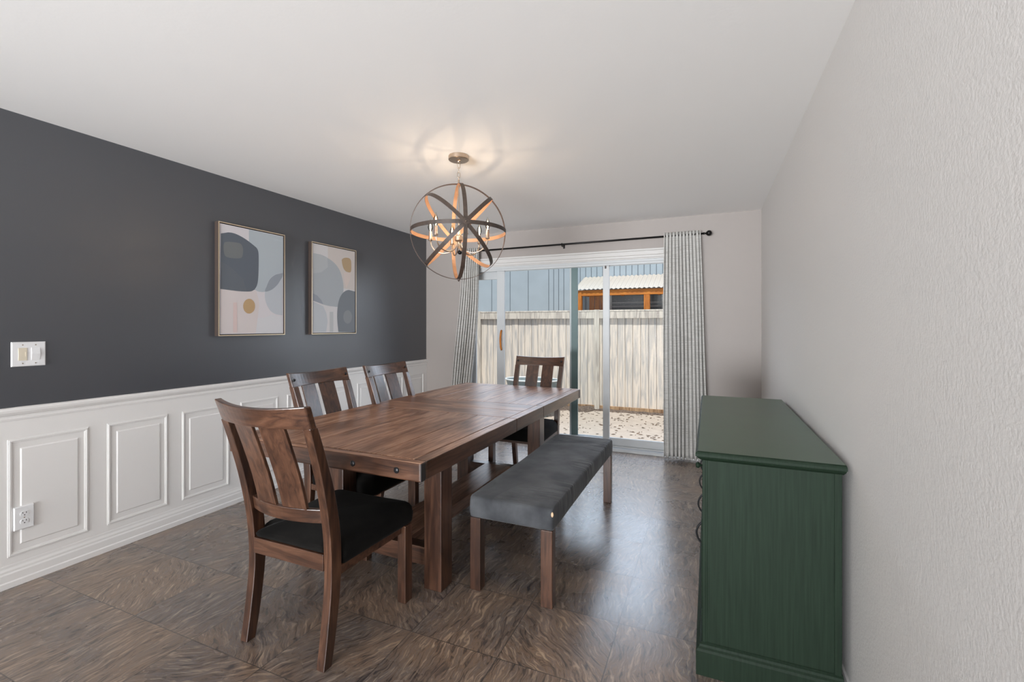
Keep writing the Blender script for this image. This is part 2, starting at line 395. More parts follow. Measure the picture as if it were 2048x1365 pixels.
# moulded wainscot on the left wall
bm = BM()
box(bm, XL-.001, XL+.006, YR, YB, 0, .9)
k = -17
while 1.139+.4221*k+.333 < YB+.05:
    y0 = 1.139+.4221*k; k += 1
    if y0 < YR+.05: continue
    y1 = y0+.333; za, zb = .153, .755
    # outer moulding: a stepped picture frame
    for (o_, w_, h_) in ((0, .019, .0032), (.005, .008, .0058)):
        f = XL+.006; g = f+h_
        box(bm, f-.001, g, y0+o_, y1-o_, zb-o_-w_, zb-o_); box(bm, f-.001, g, y0+o_, y1-o_, za+o_, za+o_+w_)
        box(bm, f-.001, g, y0+o_, y0+o_+w_, za+o_+w_, zb-o_-w_); box(bm, f-.001, g, y1-o_-w_, y1-o_, za+o_+w_, zb-o_-w_)
    # raised field with sloped shoulders
    i0, i1, j0, j1 = y0+.045, y1-.045, za+.05, zb-.05; s_ = .007; f = XL+.006; g = f+.0045
    a = [(f-.001, i0, j0), (f-.001, i1, j0), (f-.001, i1, j1), (f-.001, i0, j1)]; c = [(g, i0+s_, j0+s_), (g, i1-s_, j0+s_), (g, i1-s_, j1-s_), (g, i0+s_, j1-s_)]
    skin(bm, [a, c])
struct(obj('trim_1', bm, M['white_paint'], bevel=.0012), 'white moulded wainscot panelling')
def rail(name, prof, y0, y1, x, lab, wob=0):
    bm = BM(); n = 60 if wob else 1; random.seed(3); secs = []
    for i in range(n+1):
        y = y0+(y1-y0)*i/n; d = random.uniform(-wob, wob)
        secs.append([(x+a, y, z+(d if z > .91 else 0)) for a, z in prof])
    skin(bm, secs); struct(obj(name, bm, M['white_paint']), lab)
rail('trim_2', [(-.001, .852), (.010, .852), (.012, .862), (.009, .866), (.009, .876), (.016, .880), (.024, .893), (.026, .905), (.022, .912), (.016, .917), (-.001, .917)], YR, YB, XL, 'white chair rail', .0015)
rail('baseboard_left', [(-.001, 0), (.020, 0), (.020, .028), (.016, .034), (.016, .070), (.013, .078), (.013, .088), (.009, .100), (.008, .114), (-.001, .114)], YR, YB, XL, 'white baseboard')
bm = BM(); prism_y(bm, [(XR+.001, 0), (XR-.012, 0), (XR-.012, .07), (XR-.008, .085), (XR+.001, .085)], YR, YB)
struct(obj('baseboard_right', bm, M['white_paint']))
bm = BM()
for x0, x1 in ((XL+.02, DX0-.065), (DX1+.065, XR-.012)): prism_x(bm, [(YB+.001, 0), (YB-.012, 0), (YB-.012, .07), (YB-.008, .085), (YB+.001, .085)], x0, x1)
struct(obj('baseboard_back', bm, M['white_paint']))
# exterior eave of the house over the door

# ------------------------------------------------------------------ sliding door
door = struct(bpy.data.objects.new('door_1', None), 'white vinyl sliding glass patio door'); COL.objects.link(door); door.location = (-1.47, YB, 0)
def dpart(name, bm, mat, parent=door, bevel=.003, **k):
    for v in bm.verts: v.co -= Vector((-1.47, YB, 0))
    return obj(name, bm, mat, parent, bevel=bevel, **k)
bm = BM()                                         # casing with back-band
for (z0, z1, d) in ((2.035, 2.048, .010), (2.048, 2.075, .014), (2.075, 2.118, .020), (2.118, 2.138, .030)):
    box(bm, DX0-.06, DX1+.06, YB-d, YB+.01, z0, z1)
for x0, x1 in ((DX0-.062, DX0+.0), (DX1-.0, DX1+.062)): box(bm, x0, x1, YB-.016, YB+.01, 0, 2.04)
dpart('casing', bm, M['casing'])
bm = BM()
F0, F1 = YB+.0, YB+.135
box(bm, DX0, DX1, F0, F1, 2.01, DZ); box(bm, DX0, DX0+.03, F0, F1, .0, 2.01); box(bm, DX1-.03, DX1, F0, F1, .0, 2.01)
box(bm, DX0+.03, DX1-.03, F0, F0+.012, 1.985, 2.01); box(bm, DX0+.03, DX1-.03, F0+.07, F0+.078, 1.985, 2.01)
dpart('outer_frame', bm, M['vinyl'])
bm = BM()
prism_x(bm, [(F0-.01, 0), (F0-.01, .018), (F0+.004, .034), (F0+.055, .034), (F0+.06, .046), (F0+.07, .046), (F0+.075, .034), (F1+.02, .03), (F1+.06, -.02), (F1+.06, -.15), (F0+.0, -.15), (F0, 0)], DX0, DX1)
dpart('sill', bm, M['vinyl'])
def panel(name, x0, x1, y, zt, stl, stri, top, bot, mat=M['vinyl'], t=.032):
    bm = BM()
    box(bm, x0, x0+stl, y, y+t, .04, zt); box(bm, x1-stri, x1, y, y+t, .04, zt)
    box(bm, x0+stl, x1-stri, y+.001, y+t-.001, .04, .04+bot); box(bm, x0+stl, x1-stri, y+.001, y+t-.001, zt-top, zt)
    o = dpart(name, bm, mat)
    bm = BM(); box(bm, x0+stl-.004, x1-stri+.004, y+t*.45, y+t*.55, .04+bot-.004, zt-top+.004)
    for v in bm.verts: v.co -= Vector((-1.47, YB, 0))
    obj('pane', bm, M['glass'], o)
    return o
sl = panel('sliding_panel', -2.315, -.985, YB+.022, 2.02, .095, .068, .022, .085)
fx = panel('fixed_panel', -1.44, -.262, YB+.082, 2.02, .072, .03, .03, .085)
sd_ = panel('side_panel', -2.67, -2.30, YB+.082, 2.02, .045, .03, .12, .085)
dpart('interlock_stile', bx(-1.415, -1.342, YB+.058, YB+.081, .05, 1.985), plain('grey_green_stile', lin(92, 112, 112), .45))['label'] = 'dark grey-green strip added for the tinted shade on the fixed stile'  # added strip, tinted shade of the fixed stile put into its colour
bm = BM()                                           # bow handle of oiled wood on the leading stile
hz = 1.17; ys = YB+.022
box(bm, -2.268, -2.238, ys-.006, ys+.001, hz-.13, hz+.13)
H_ = dpart('handle_plate', bm, M['vinyl'])
bm = BM(); pts = [(-2.253, ys-.004-.036*math.sin(PI*i/12)**.6, hz-.115+.23*i/12) for i in range(13)]
tube(bm, pts, [.011]*13, 10); dpart('handle', bm, M['cedarZ'], bevel=0, smooth=True)['label'] = 'brown wooden pull handle'
bm = BM(); box(bm, -1.03, -1.015, YB+.008, YB+.022, 1.955, 1.995); dpart('latch', bm, M['frame_side'])
# ------------------------------------------------------------------ ceiling light: orb chandelier
CX, CY, CZ, R0 = -1.490, 2.600, 1.948, .306
fw = Vector((-math.sin(math.radians(23.2)), math.cos(math.radians(23.2)), 0)); rt = Vector((fw.y, -fw.x, 0))
axis = (fw*.296-rt*.075).normalized()            # runs from the front crossing to the back crossing
side = Vector((axis.y, -axis.x, 0)); up = Vector((0, 0, 1))
ch = thing('orb_chandelier', 'spherical chandelier of crossed brown bands with six candle bulbs, hanging over the table', 'chandelier', (CX, CY, H))
M['band'] = plain('weathered_bronze_band', (.050, .034, .026), .5, var=.3, vscale=40)
M['band_in'] = plain('copper_brown_inner_face', (.34, .17, .085), .5)  # inner face of the brown bands, bulb light put into its orange colour
def band(e1, e2, R, w, t, name, n=96, mat=None):
    nrm = e1.cross(e2).normalized(); bm = BM(); secs = []
    for i in range(n):
        a = 2*PI*i/n; d = e1*math.cos(a)+e2*math.sin(a)
        secs.append([d*R+nrm*w/2, d*(R-t)+nrm*w/2, d*(R-t)-nrm*w/2, d*R-nrm*w/2])
    skin(bm, secs, loop=True)
    bm.normal_update()
    for f in bm.faces:
        c = f.calc_center_median(); f.material_index = 1 if c.length < R-t*.75 and mat is None else 0
    for v in bm.verts: v.co += Vector((0, 0, CZ-H))
    return obj(name, bm, [mat] if mat else [M['band'], M['band_in']], ch)
M['band_thin'] = plain('thin_bronze_hoop', (.14, .10, .085), .35, metal=.6)
ang0 = [0, 90, 46, -46]
for i, a in enumerate(ang0):
    r_ = math.radians(a); e2 = side*math.cos(r_)+up*math.sin(r_)
    band(axis, e2, R0-.0022*i, .0245, .0020, 'equator_band' if a == 0 else ('meridian_band' if a == 90 else 'diagonal_band'))
band(side, up, R0+.003, .022, .0028, 'outer_hoop', mat=M['band_thin'])
for sgn in (-1, 1):
    bm = BM(); lathe(bm, [(.0045, 0), (.0045, .004), (.001, .007)], n=14)
    q = (axis*sgn).to_track_quat('Z', 'Y').to_matrix().to_4x4(); bmesh.ops.transform(bm, matrix=Matrix.Translation(Vector((0, 0, CZ-H))+axis*sgn*(R0+.001)) @ q, verts=bm.verts[:])
    obj('rivet', bm, M['nickel'], ch, smooth=True)
bm = BM(); lathe(bm, [(.064, 0), (.066, -.004), (.066, -.026), (.062, -.030), (.02, -.032), (.011, -.036), (.010, -.045), (.001, -.047)], n=48)
obj('canopy', bm, M['nickel'], ch, bevel=0)
# chain
zc = -.045
for i in range(3):
    L, w_ = .040, .0085; bm = BM(); pts = []
    for k in range(20):
        a = 2*PI*k/20; pts.append((w_*math.cos(a), 0, (L/2-w_)*(1 if math.sin(a) > 0 else -1)+w_*math.sin(a)))
    tube(bm, pts, .0019, 8, loop=True)
    bmesh.ops.transform(bm, matrix=Matrix.Translation((0, 0, zc-L/2+.004)) @ Matrix.Rotation(.5+PI/2*(i % 2), 4, 'Z'), verts=bm.verts[:])
    obj('chain_link', bm, M['nickel'], ch, smooth=True); zc -= L-.008
bm = BM(); tube(bm, [(.0115*math.cos(2*PI*k/24), .0, -.0115+.0115*math.sin(2*PI*k/24)+zc+.006) for k in range(24)], .0022, 8, loop=True)
bmesh.ops.rotate(bm, matrix=Matrix.Rotation(.5+PI/2, 3, 'Z'), verts=bm.verts[:]); obj('loop_ring', bm, M['nickel'], ch, smooth=True)
zt = CZ+R0-H
bm = BM(); lathe(bm, [(.001, -.006), (.006, -.004), (.006, zc-.015-zt), (.001, zc-.013-zt)], c=(0, 0, zt), n=12); obj('top_finial', bm, M['nickel'], ch, smooth=True)
zb = CZ-R0-H
bm = BM(); lathe(bm, [(.008, .004), (.010, -.002), (.006, -.010), (.001, -.018)], c=(0, 0, zb), n=16); obj('bottom_finial', bm, M['band'], ch, smooth=True)
hubz = CZ-H-.055
bm = BM(); lathe(bm, [(.004, zt-hubz), (.004, .075), (.009, .072), (.009, .034), (.024, .030), (.026, .022), (.026, -.002), (.020, -.008), (.008, -.012), (.006, -.024), (.001, -.028)], c=(0, 0, hubz), n=24)
obj('hub', bm, M['nickel'], ch, smooth=False, bevel=0)
for i in range(6):
    a = math.radians(10+60*i); d = rt*math.cos(a)-fw*math.sin(a); ra = .192
    pts = []
    for k in range(17):
        t = k/16
        rr = .012+(ra-.012)*(.5-.5*math.cos(PI*min(1, t*1.0)))
        zz = -.085*math.sin(PI*min(t*1.0, 1))**.9 + (.012*t)
        pts.append(d*rr+Vector((0, 0, hubz-.004+zz)))
    bm = BM(); tube(bm, pts, .0042, 8)
    arm = obj('arm', bm, M['nickel'], ch, smooth=True)
    tip = d*ra+Vector((0, 0, hubz+.006))
    bm = BM(); lathe(bm, [(.0045, -.006), (.013, -.002), (.0145, .002), (.0115, .004), (.0105, .006), (.0105, .056), (.001, .057)], c=tip, n=18)
    obj('candle_sleeve', bm, M['nickel'], arm, smooth=False)
    bm = BM(); lathe(bm, [(.006, .055), (.009, .062), (.0145, .074), (.0165, .086), (.0145, .100), (.008, .118), (.003, .130), (.0008, .138)], c=tip, n=18)
    obj('bulb', bm, M['bulb_glass'], arm, smooth=True)
    bm = BM(); lathe(bm, [(.0012, .062), (.0020, .072), (.0034, .084), (.0034, .094), (.0018, .108), (.0006, .112)], c=tip, n=10)
    obj('filament', bm, M['filament'], arm, smooth=True)
    pl = bpy.data.lights.new('bulb_light', 'POINT'); pl.energy = BULB_K; pl.color = (1, .78, .56); pl.shadow_soft_size = .0045
    po = bpy.data.objects.new('bulb_light', pl); COL.objects.link(po); po.parent = ch; po.location = tip+Vector((0, 0, .088))

# ------------------------------------------------------------------ dining table
TCX, TCY, TW, TL, TZ = -1.690, 2.862, 1.195, 2.49, .763
tb = thing('dining_table', 'long brown farmhouse dining table with plank top and trestle legs in the room centre', 'table', (TCX, TCY, 0), math.radians(-.6))
hw, hl = TW/2, TL/2; TT = .028; LY0, LY1 = -.225, .265          # leaf along y
def planks(name, x0, x1, y0, y1, n, along, mat, z0=TZ-TT, z1=TZ, gap=.0045):
    bm = BM()
    for i in range(n):
        if along == 'Y':
            a = x0+(x1-x0)*i/n; b_ = x0+(x1-x0)*(i+1)/n; box(bm, a+gap/2, b_-gap/2, y0, y1, z0, z1)
        else:
            a = y0+(y1-y0)*i/n; b_ = y0+(y1-y0)*(i+1)/n; box(bm, x0, x1, a+gap/2, b_-gap/2, z0, z1)
    return obj(name, bm, mat, tb, bevel=.0016, seg=2)
ew = .062
planks('plank_field', -hw+ew, hw-ew, -hl+.045, LY0, 5, 'Y', M['topY'])
planks('plank_field', -hw+ew, hw-ew, LY1, hl-.06, 5, 'Y', M['topY'])
planks('leaf', -hw+ew, hw-ew, LY0+.002, LY1-.002, 2, 'X', M['topX'], gap=.004)
def edge(name, x0, x1, y0, y1, mat, z0=TZ-.082, bev=.004):
    bm = bx(x0, x1, y0, y1, z0, TZ-.0008); bm.normal_update()
    for f in bm.faces: f.material_index = 0 if f.normal.z > .9 else 1
    return obj(name, bm, [mat, M['wood'+mat.name[-1].upper()]], tb, bevel=bev)
for s in (-1, 1):
    a, b_ = sorted((s*(hw-ew), s*hw))
    edge('side_rail', a, b_, -hl+.045, LY0-.001, M['topY'])
    edge('side_rail', a, b_, LY0+.001, LY1-.001, M['topY'])
    edge('side_rail', a, b_, LY1+.001, hl-.06, M['topY'])
edge('end_rail', -hw, hw, -hl, -hl+.0445, M['topX'], bev=.007)
edge('end_rail', -hw, hw, hl-.0595, hl, M['topX'], bev=.007)
def lbolt(parent, x, y, z, ax='Y', s=-1, r=.0135):
    bm = BM(); lathe(bm, [(r, 0), (r, s*.003), (r*.7, s*.0055), (r*.3, s*.007), (.0005, s*.0072)], c=(x, y, z), axis=ax, n=16)
    return obj('bolt', bm, M['bolt'], parent, smooth=True)
for x in (.234, .475, -.234, -.475): lbolt(tb, x, -hl, TZ-.043)
for x in (.226, .466, -.226, -.466): lbolt(tb, x, hl, TZ-.043, s=1)
for sx_ in (-1, 1):
    for sy_ in (-1, 1):
        obj('corner_plate', bx(*sorted((sx_*(hw-.003), sx_*(hw+.0012))), *sorted((sy_*(hl-.034), sy_*(hl-.003))), TZ-.080, TZ-.006), M['plate'], tb, bevel=.001)
obj('under_frame', bx(-hw+.08, hw-.08, -hl+.06, hl-.08, TZ-.05, TZ-TT-.001), M['woodY'], tb)
lx0 = -1.966-TCX; lx1 = -1.222-TCX
for y0 in (1.978-TCY, 3.392-TCY):
    for a in (lx0, lx1-.103): obj('leg', bx(a, a+.103, y0, y0+.106, .0, TZ-.05), M['topZ'] if 0 else M['legZ'] if 'legZ' in M else M['woodZ'], tb, bevel=.004)
    obj('cross_beam', bx(lx0+.103, lx1-.103, y0+.02, y0+.088, .105, .197), M['woodX'], tb, bevel=.003)
obj('stretcher', bx(-1.705-TCX, -1.478-TCX, 1.978-TCY+.089, 3.392-TCY+.019, .128, .203), M['topY'], tb, bevel=.003)

# ------------------------------------------------------------------ dining chairs (faces +y)
def cushion(bm, outline, z0, zs, crown, r=.03, n=10, rear=None):
    """outline: closed list of (x,y); star shaped about its centre"""
    cx = sum(p[0] for p in outline)/len(outline); cy = sum(p[1] for p in outline)/len(outline)
    secs = []
    def ring(inset, z):
        o = []
        for x, y in outline:
            dx, dy = x-cx, y-cy; L = math.hypot(dx, dy); k = max(0, (L-inset)/L); o.append((cx+dx*k, cy+dy*k, z))
        return o
    if rear: base = z0; zb_ = lambda y, z: max(z, rear[1]+(z-base)*.3) if y < rear[0] else z
    secs.append(ring(.012, z0)); secs.append(ring(.003, z0+.006)); secs.append(ring(0, z0+.018)); secs.append(ring(-.003, (z0+zs)/2)); secs.append(ring(0, zs-r))
    for k in range(1, 5):
        a = PI/2*k/4; secs.append(ring(r*(1-math.cos(a)), zs-r+r*math.sin(a)))
    for s in (.8, .6, .4, .2, .03):
        rr = []
        for x, y, _ in secs[8]:
            dx, dy = x-cx, y-cy; rr.append((cx+dx*s, cy+dy*s, zs+crown*(1-s*s)))
        secs.append(rr)
    if rear: secs = [[(x, y, zb_(y, z)) for x, y, z in s_] for s_ in secs]
    skin(bm, secs)
def rounded(pts, r, n=5):
    out = []; N = len(pts)
    for i in range(N):
        p0, p1, p2 = Vector(pts[i-1]), Vector(pts[i]), Vector(pts[(i+1) % N]); a = (p0-p1).normalized(); b = (p2-p1).normalized()
        ri = r[i] if isinstance(r, list) else r
        A, B = p1+a*ri, p1+b*ri
        for k in range(n+1):
            t = k/n; out.append(tuple((A*(1-t)**2+p1*2*t*(1-t)+B*t*t)))
    return out
def densify(pts, m=.03):
    out = []
    for i, p in enumerate(pts):
        q = pts[(i+1) % len(pts)]; L = math.dist(p, q); n = max(1, int(L/m))
        for k in range(n): out.append((p[0]+(q[0]-p[0])*k/n, p[1]+(q[1]-p[1])*k/n))
    return out
# rear post table: z, y centre, depth, outer half width
POST = [(0, -.243, .042, .2345), (.12, -.222, .047, .2345), (.30, -.200, .051, .2345), (.44, -.200, .055, .236), (.56, -.213, .055, .238), (.72, -.247, .050, .241), (.88, -.296, .042, .244), (1.04, -.352, .034, .2475)]
POSTS = smooth_tab(POST, 35)
def lean(z): return interp(POSTS, z)[0]
def make_chair(label):
    t = thing('dining_chair', label, 'chair')
    for s in (-1, 1):
        bm = BM(); secs = []
        for z, yc, d, hw_ in POSTS:
            if z > .955: continue
            xo = s*hw_; xi = s*(hw_-.040)
            secs.append([(xo, yc-d/2, z), (xo, yc+d/2, z), (xi, yc+d/2, z), (xi, yc-d/2, z)])
        z = .955; yc, d, hw_ = interp(POSTS, z); xo = s*hw_; xi = s*(hw_-.040)
        secs.append([(xo, yc-d/2, z), (xo, yc+d/2, z), (xi, yc+d/2, z), (xi, yc-d/2, z)])
        obj('rear_leg', bm if skin(bm, secs) else bm, M['woodZ'], t, bevel=.003)
        x0, x1 = sorted((s*.211, s*.257)); obj('front_leg', bx(x0, x1, .222, .278, 0, .372), M['woodZ'], t, bevel=.003)
    def curved(z0, z1, bow0, th, hwz, dip=0, rakek=1):
        bm = BM(); secs = []; N = 18
        for i in range(N+1):
            u = -1+2*i/N; q = 1-u*u; ring = []
            for (zz, side_) in ((z0, -1), (z0, 1), (z1, 1), (z1, -1)):
                yc = lean(zz)-bow0*q+side_*th/2; ring.append((u*hwz(zz), yc, zz-(dip*q if zz == z1 else 0)))
            secs.append(ring)
        skin(bm, secs); return bm
    BW = .050
    tr_ = obj('top_rail', curved(.952, 1.042, BW, .030, lambda z: .2475 if z > 1 else .2455, dip=.013), M['woodX'], t, bevel=.004)
    for s in (-1, 1): lbolt(t, s*.222, lean(.997)+.013, .997, s=1, r=.0095)
    obj('lower_rail', curved(.554, .612, .038, .024, lambda z: .199), M['woodX'], t, bevel=.003)
    for s in (-1, 1):
        bm = BM(); secs = []; x0, x1 = s*.018, s*.136; um = (x0+x1)/2/.245
        for i in range(13):
            z = .604+(.955-.604)*i/12; f = i/12; b0 = .038+(BW-.038)*f
            y0 = lean(z)-b0*(1-(x0/.245)**2); y1 = lean(z)-b0*(1-(x1/.245)**2); th = .014
            secs.append([(x0, y0-th/2, z), (x1, y1-th/2, z), (x1, y1+th/2, z), (x0, y0+th/2, z)])
        skin(bm, secs); obj('slat', bm, M['woodZ'], t, bevel=.002)
    bm = BM()
    box(bm, -.196, .196, -.230, -.204, .366, .432); box(bm, -.232, -.206, -.17, .22, .335, .372); box(bm, .206, .232, -.17, .22, .335, .372); box(bm, -.211, .211, .238, .262, .335, .37)
    obj('seat_frame', bm, M['woodX'], t, bevel=.002)
    out = rounded([(-.250, .316), (-.236, -.160), (-.192, -.166), (-.190, -.226), (.190, -.226), (.192, -.166), (.236, -.160), (.250, .316)], [.045, .012, .006, .012, .012, .006, .012, .045])
    bm = BM(); cushion(bm, densify(out), .366, .468, .030, r=.045, rear=(-.164, .434))
    obj('seat_cushion', bm, M['seat_fabric'], t, smooth=True)
    return t
ch1 = make_chair('nearest brown dining chair with black seat, seen from behind at the near table end')
ch1.location = (-1.596, 1.603, 0); ch1['group'] = 'dining chairs around the table'
def chair(x, y, rz, label):
    c = copy_tree(ch1); c.location = (x, y, 0); c.rotation_euler = (0, 0, math.radians(rz)); c['label'] = label; return c
chair(-2.065, 2.33, -90, 'brown slat-back dining chair on the panelled-wall side, nearer of the two there')
chair(-2.01, 2.955, -90, 'brown slat-back dining chair on the panelled-wall side, the one farther from the camera')
chair(-1.515, 3.885, 180, 'brown slat-back dining chair at the far table end, its back to the glass door')

# ------------------------------------------------------------------ bench
bn = thing('upholstered_bench', 'long dining bench with charcoal velvet seat and four square wooden legs', 'bench', (-.8975, 2.795, 0), 0)
out = rounded([(-.2235, -.735), (.2225, -.735), (.2225, .735), (-.2235, .735)], .022)
bm = BM(); cushion(bm, densify(out, .04), .366, .474, .008, r=.020)
obj('seat_cushion', bm, M['bench_fabric'], bn, smooth=True)
for sx_ in (-1, 1):
    for sy_ in (-1, 1):
        cx_, cy_ = sx_*.190, sy_*.705; obj('leg', bx(cx_-.029, cx_+.029, cy_-.027, cy_+.027, 0, .367), M['woodZ'], bn, bevel=.003)
bm = BM(); lathe(bm, [(.001, -.004), (.006, -.002), (.006, .002), (.001, .005)], c=(.2195, -.731, .447), axis='Y', n=12)
bmesh.ops.scale(bm, vec=(1, 1, 2.0), verts=bm.verts[:], space=Matrix.Translation((-.2195, .731, -.447)))
obj('worn_corner', bm, plain('bare_beige_lining', lin(225, 190, 155), .9), bn, smooth=True)['label'] = 'worn corner patch showing beige lining'

# ------------------------------------------------------------------ green sideboard
DXa, DXb, DYa, DYb, DH = -.048, .437, 1.897, 3.455, .857
db = thing('green_sideboard', 'dark green painted sideboard with moulded top standing against the white wall', 'sideboard', ((DXa+DXb)/2, (DYa+DYb)/2, 0))
ox, oy = (DXa+DXb)/2, (DYa+DYb)/2
def dob(name, bm, mat, parent=None, bevel=.002, **k):
    for v in bm.verts: v.co -= Vector((ox, oy, 0))
    return obj(name, bm, mat, parent or db, bevel=bevel, **k)
bm = BM()                                             # slab edge with ogee on three sides
def ringr(o_, z): return [(DXa+o_, DYa+o_, z), (DXb-o_*.3, DYa+o_, z), (DXb-o_*.3, DYb-o_, z), (DXa+o_, DYb-o_, z)]
skin(bm, [ringr(.023, DH-.038), ringr(.019, DH-.035), ringr(.012, DH-.030), ringr(.007, DH-.025), ringr(.005, DH-.021), ringr(.0, DH-.019), ringr(.0, DH-.010), ringr(.003, DH-.004), ringr(.009, DH)])
bm.normal_update(); bmesh.ops.recalc_face_normals(bm, faces=bm.faces[:])
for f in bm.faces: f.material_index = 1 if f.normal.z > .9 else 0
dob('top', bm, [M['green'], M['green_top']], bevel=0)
BXa = DXa+.024; BXb = DXb-.012; BYa = DYa+.024; BYb = DYb-.024
bm = BM(); box(bm, BXa+.018, BXb, BYa, BYb, .10, DH-.036); box(bm, BXa, BXa+.0185, BYa-.001, BYa+.010, .10, DH-.036); box(bm, BXa, BXa+.0185, BYb-.008, BYb, .10, DH-.036)
# framed near end: flat panel with a narrow stile at the wall
box(bm, BXb-.022, BXb, BYa-.004, BYa+.001, .10, DH-.036); box(bm, BXa+.001, BXa+.012, BYa-.003, BYa, .10, DH-.036)
dob('body', bm, M['green'])
bm = BM()
def rb(o_, z): return [(BXa-o_, BYa-o_, z), (BXb+.004, BYa-o_, z), (BXb+.004, BYb+o_, z), (BXa-o_, BYb+o_, z)]
skin(bm, [rb(.022, .0), rb(.022, .092), rb(.018, .100), rb(.012, .106), rb(.010, .114), rb(.002, .120)])
dob('plinth', bm, M['green'])
for i in range(2):
    y0 = BYa+.012+i*.755; y1 = y0+.735; d = dob('drawer', bx(BXa, BXa+.019, y0, y1, .63, .785), M['green'], bevel=.003)
    bm = BM(); lathe(bm, [(.005, .002), (.005, -.012), (.013, -.018), (.0145, -.024), (.011, -.031), (.001, -.033)], c=(BXa, (y0+y1)/2, .692), axis='X', n=18)
    dob('knob', bm, M['green'], d, bevel=0, smooth=True)
for i in range(4):
    y0 = BYa+.012+i*.3725; y1 = y0+.358; d = dob('door', bx(BXa, BXa+.019, y0, y1, .135, .615), M['green'], bevel=.003)
    for e_ in ((y0+.05, y1-.05, .185, .565),): dob('door_panel', bx(BXa-.004, BXa+.004, *e_), M['green'], d, bevel=.003)
    hy = y1-.035
    bm = BM(); pts = [(BXa-.001-.027*math.sin(PI*k/12)**.8, hy, .345+.105*k/12) for k in range(13)]
    tube(bm, pts, [.006]+[.0045]*11+[.006], 8); dob('bow_handle', bm, M['bolt'], d, bevel=0, smooth=True)
    for zz in (.20, .50): dob('hinge', bx(BXa-.003, BXa+.002, y0-.008, y0+.006, zz, zz+.045), M['green'], d, bevel=.001)

# ------------------------------------------------------------------ framed canvases
ART_A = [
   ((168, 180, 189), [(2.454, 2.082), (2.767, 2.079), (2.763, 1.758), (2.74, 1.713), (2.696, 1.663), (2.648, 1.629), (2.583, 1.608), (2.528, 1.61), (2.502, 1.624), (2.454, 1.632)]),
   ((208, 197, 196), [(2.228, 1.607), (2.441, 1.603), (2.506, 1.616), (2.528, 1.573), (2.54, 1.526), (2.537, 1.461), (2.524, 1.372), (2.511, 1.28), (2.228, 1.284)]),
   ((203, 203, 208), [(2.531, 1.4), (2.583, 1.403), (2.657, 1.43), (2.755, 1.412), (2.757, 1.273), (2.512, 1.279)]),
   ((88, 97, 109), [(2.232, 2.009), (2.286, 2.027), (2.342, 2.028), (2.416, 2.006), (2.493, 1.966), (2.527, 1.939), (2.537, 1.889), (2.536, 1.767), (2.53, 1.686), (2.515, 1.641), (2.484, 1.61), (2.437, 1.601), (2.35, 1.6), (2.228, 1.606)]),
   ((92, 100, 110), [(2.232, 1.808), (2.31, 1.773), (2.407, 1.691), (2.437, 1.601), (2.35, 1.6), (2.228, 1.606)]),
   ((108, 113, 115), [(2.257, 1.943), (2.27, 1.953), (2.302, 1.96), (2.366, 1.963), (2.392, 1.954), (2.404, 1.928), (2.405, 1.893), (2.397, 1.861), (2.378, 1.849), (2.342, 1.843), (2.294, 1.842), (2.266, 1.851), (2.255, 1.879), (2.252, 1.912)]),
   ((180, 187, 196), [(2.76, 1.782), (2.696, 1.764), (2.638, 1.721), (2.606, 1.66), (2.592, 1.593), (2.601, 1.528), (2.638, 1.464), (2.696, 1.432), (2.755, 1.425)]),
   ((140, 149, 161), [(2.76, 1.779), (2.696, 1.76), (2.638, 1.716), (2.606, 1.652), (2.595, 1.612), (2.657, 1.633), (2.715, 1.684), (2.755, 1.744)]),
   ((212, 186, 182), [(2.327, 1.512), (2.356, 1.513), (2.358, 1.29), (2.325, 1.29)]),
   ((190, 152, 102), [(2.505, 1.492), (2.503, 1.474), (2.496, 1.458), (2.484, 1.445), (2.47, 1.436), (2.455, 1.433), (2.44, 1.435), (2.426, 1.443), (2.415, 1.455), (2.408, 1.471), (2.406, 1.488), (2.408, 1.505), (2.415, 1.521), (2.426, 1.534), (2.44, 1.543), (2.455, 1.547), (2.47, 1.545), (2.484, 1.537), (2.496, 1.525), (2.503, 1.51)]),
]
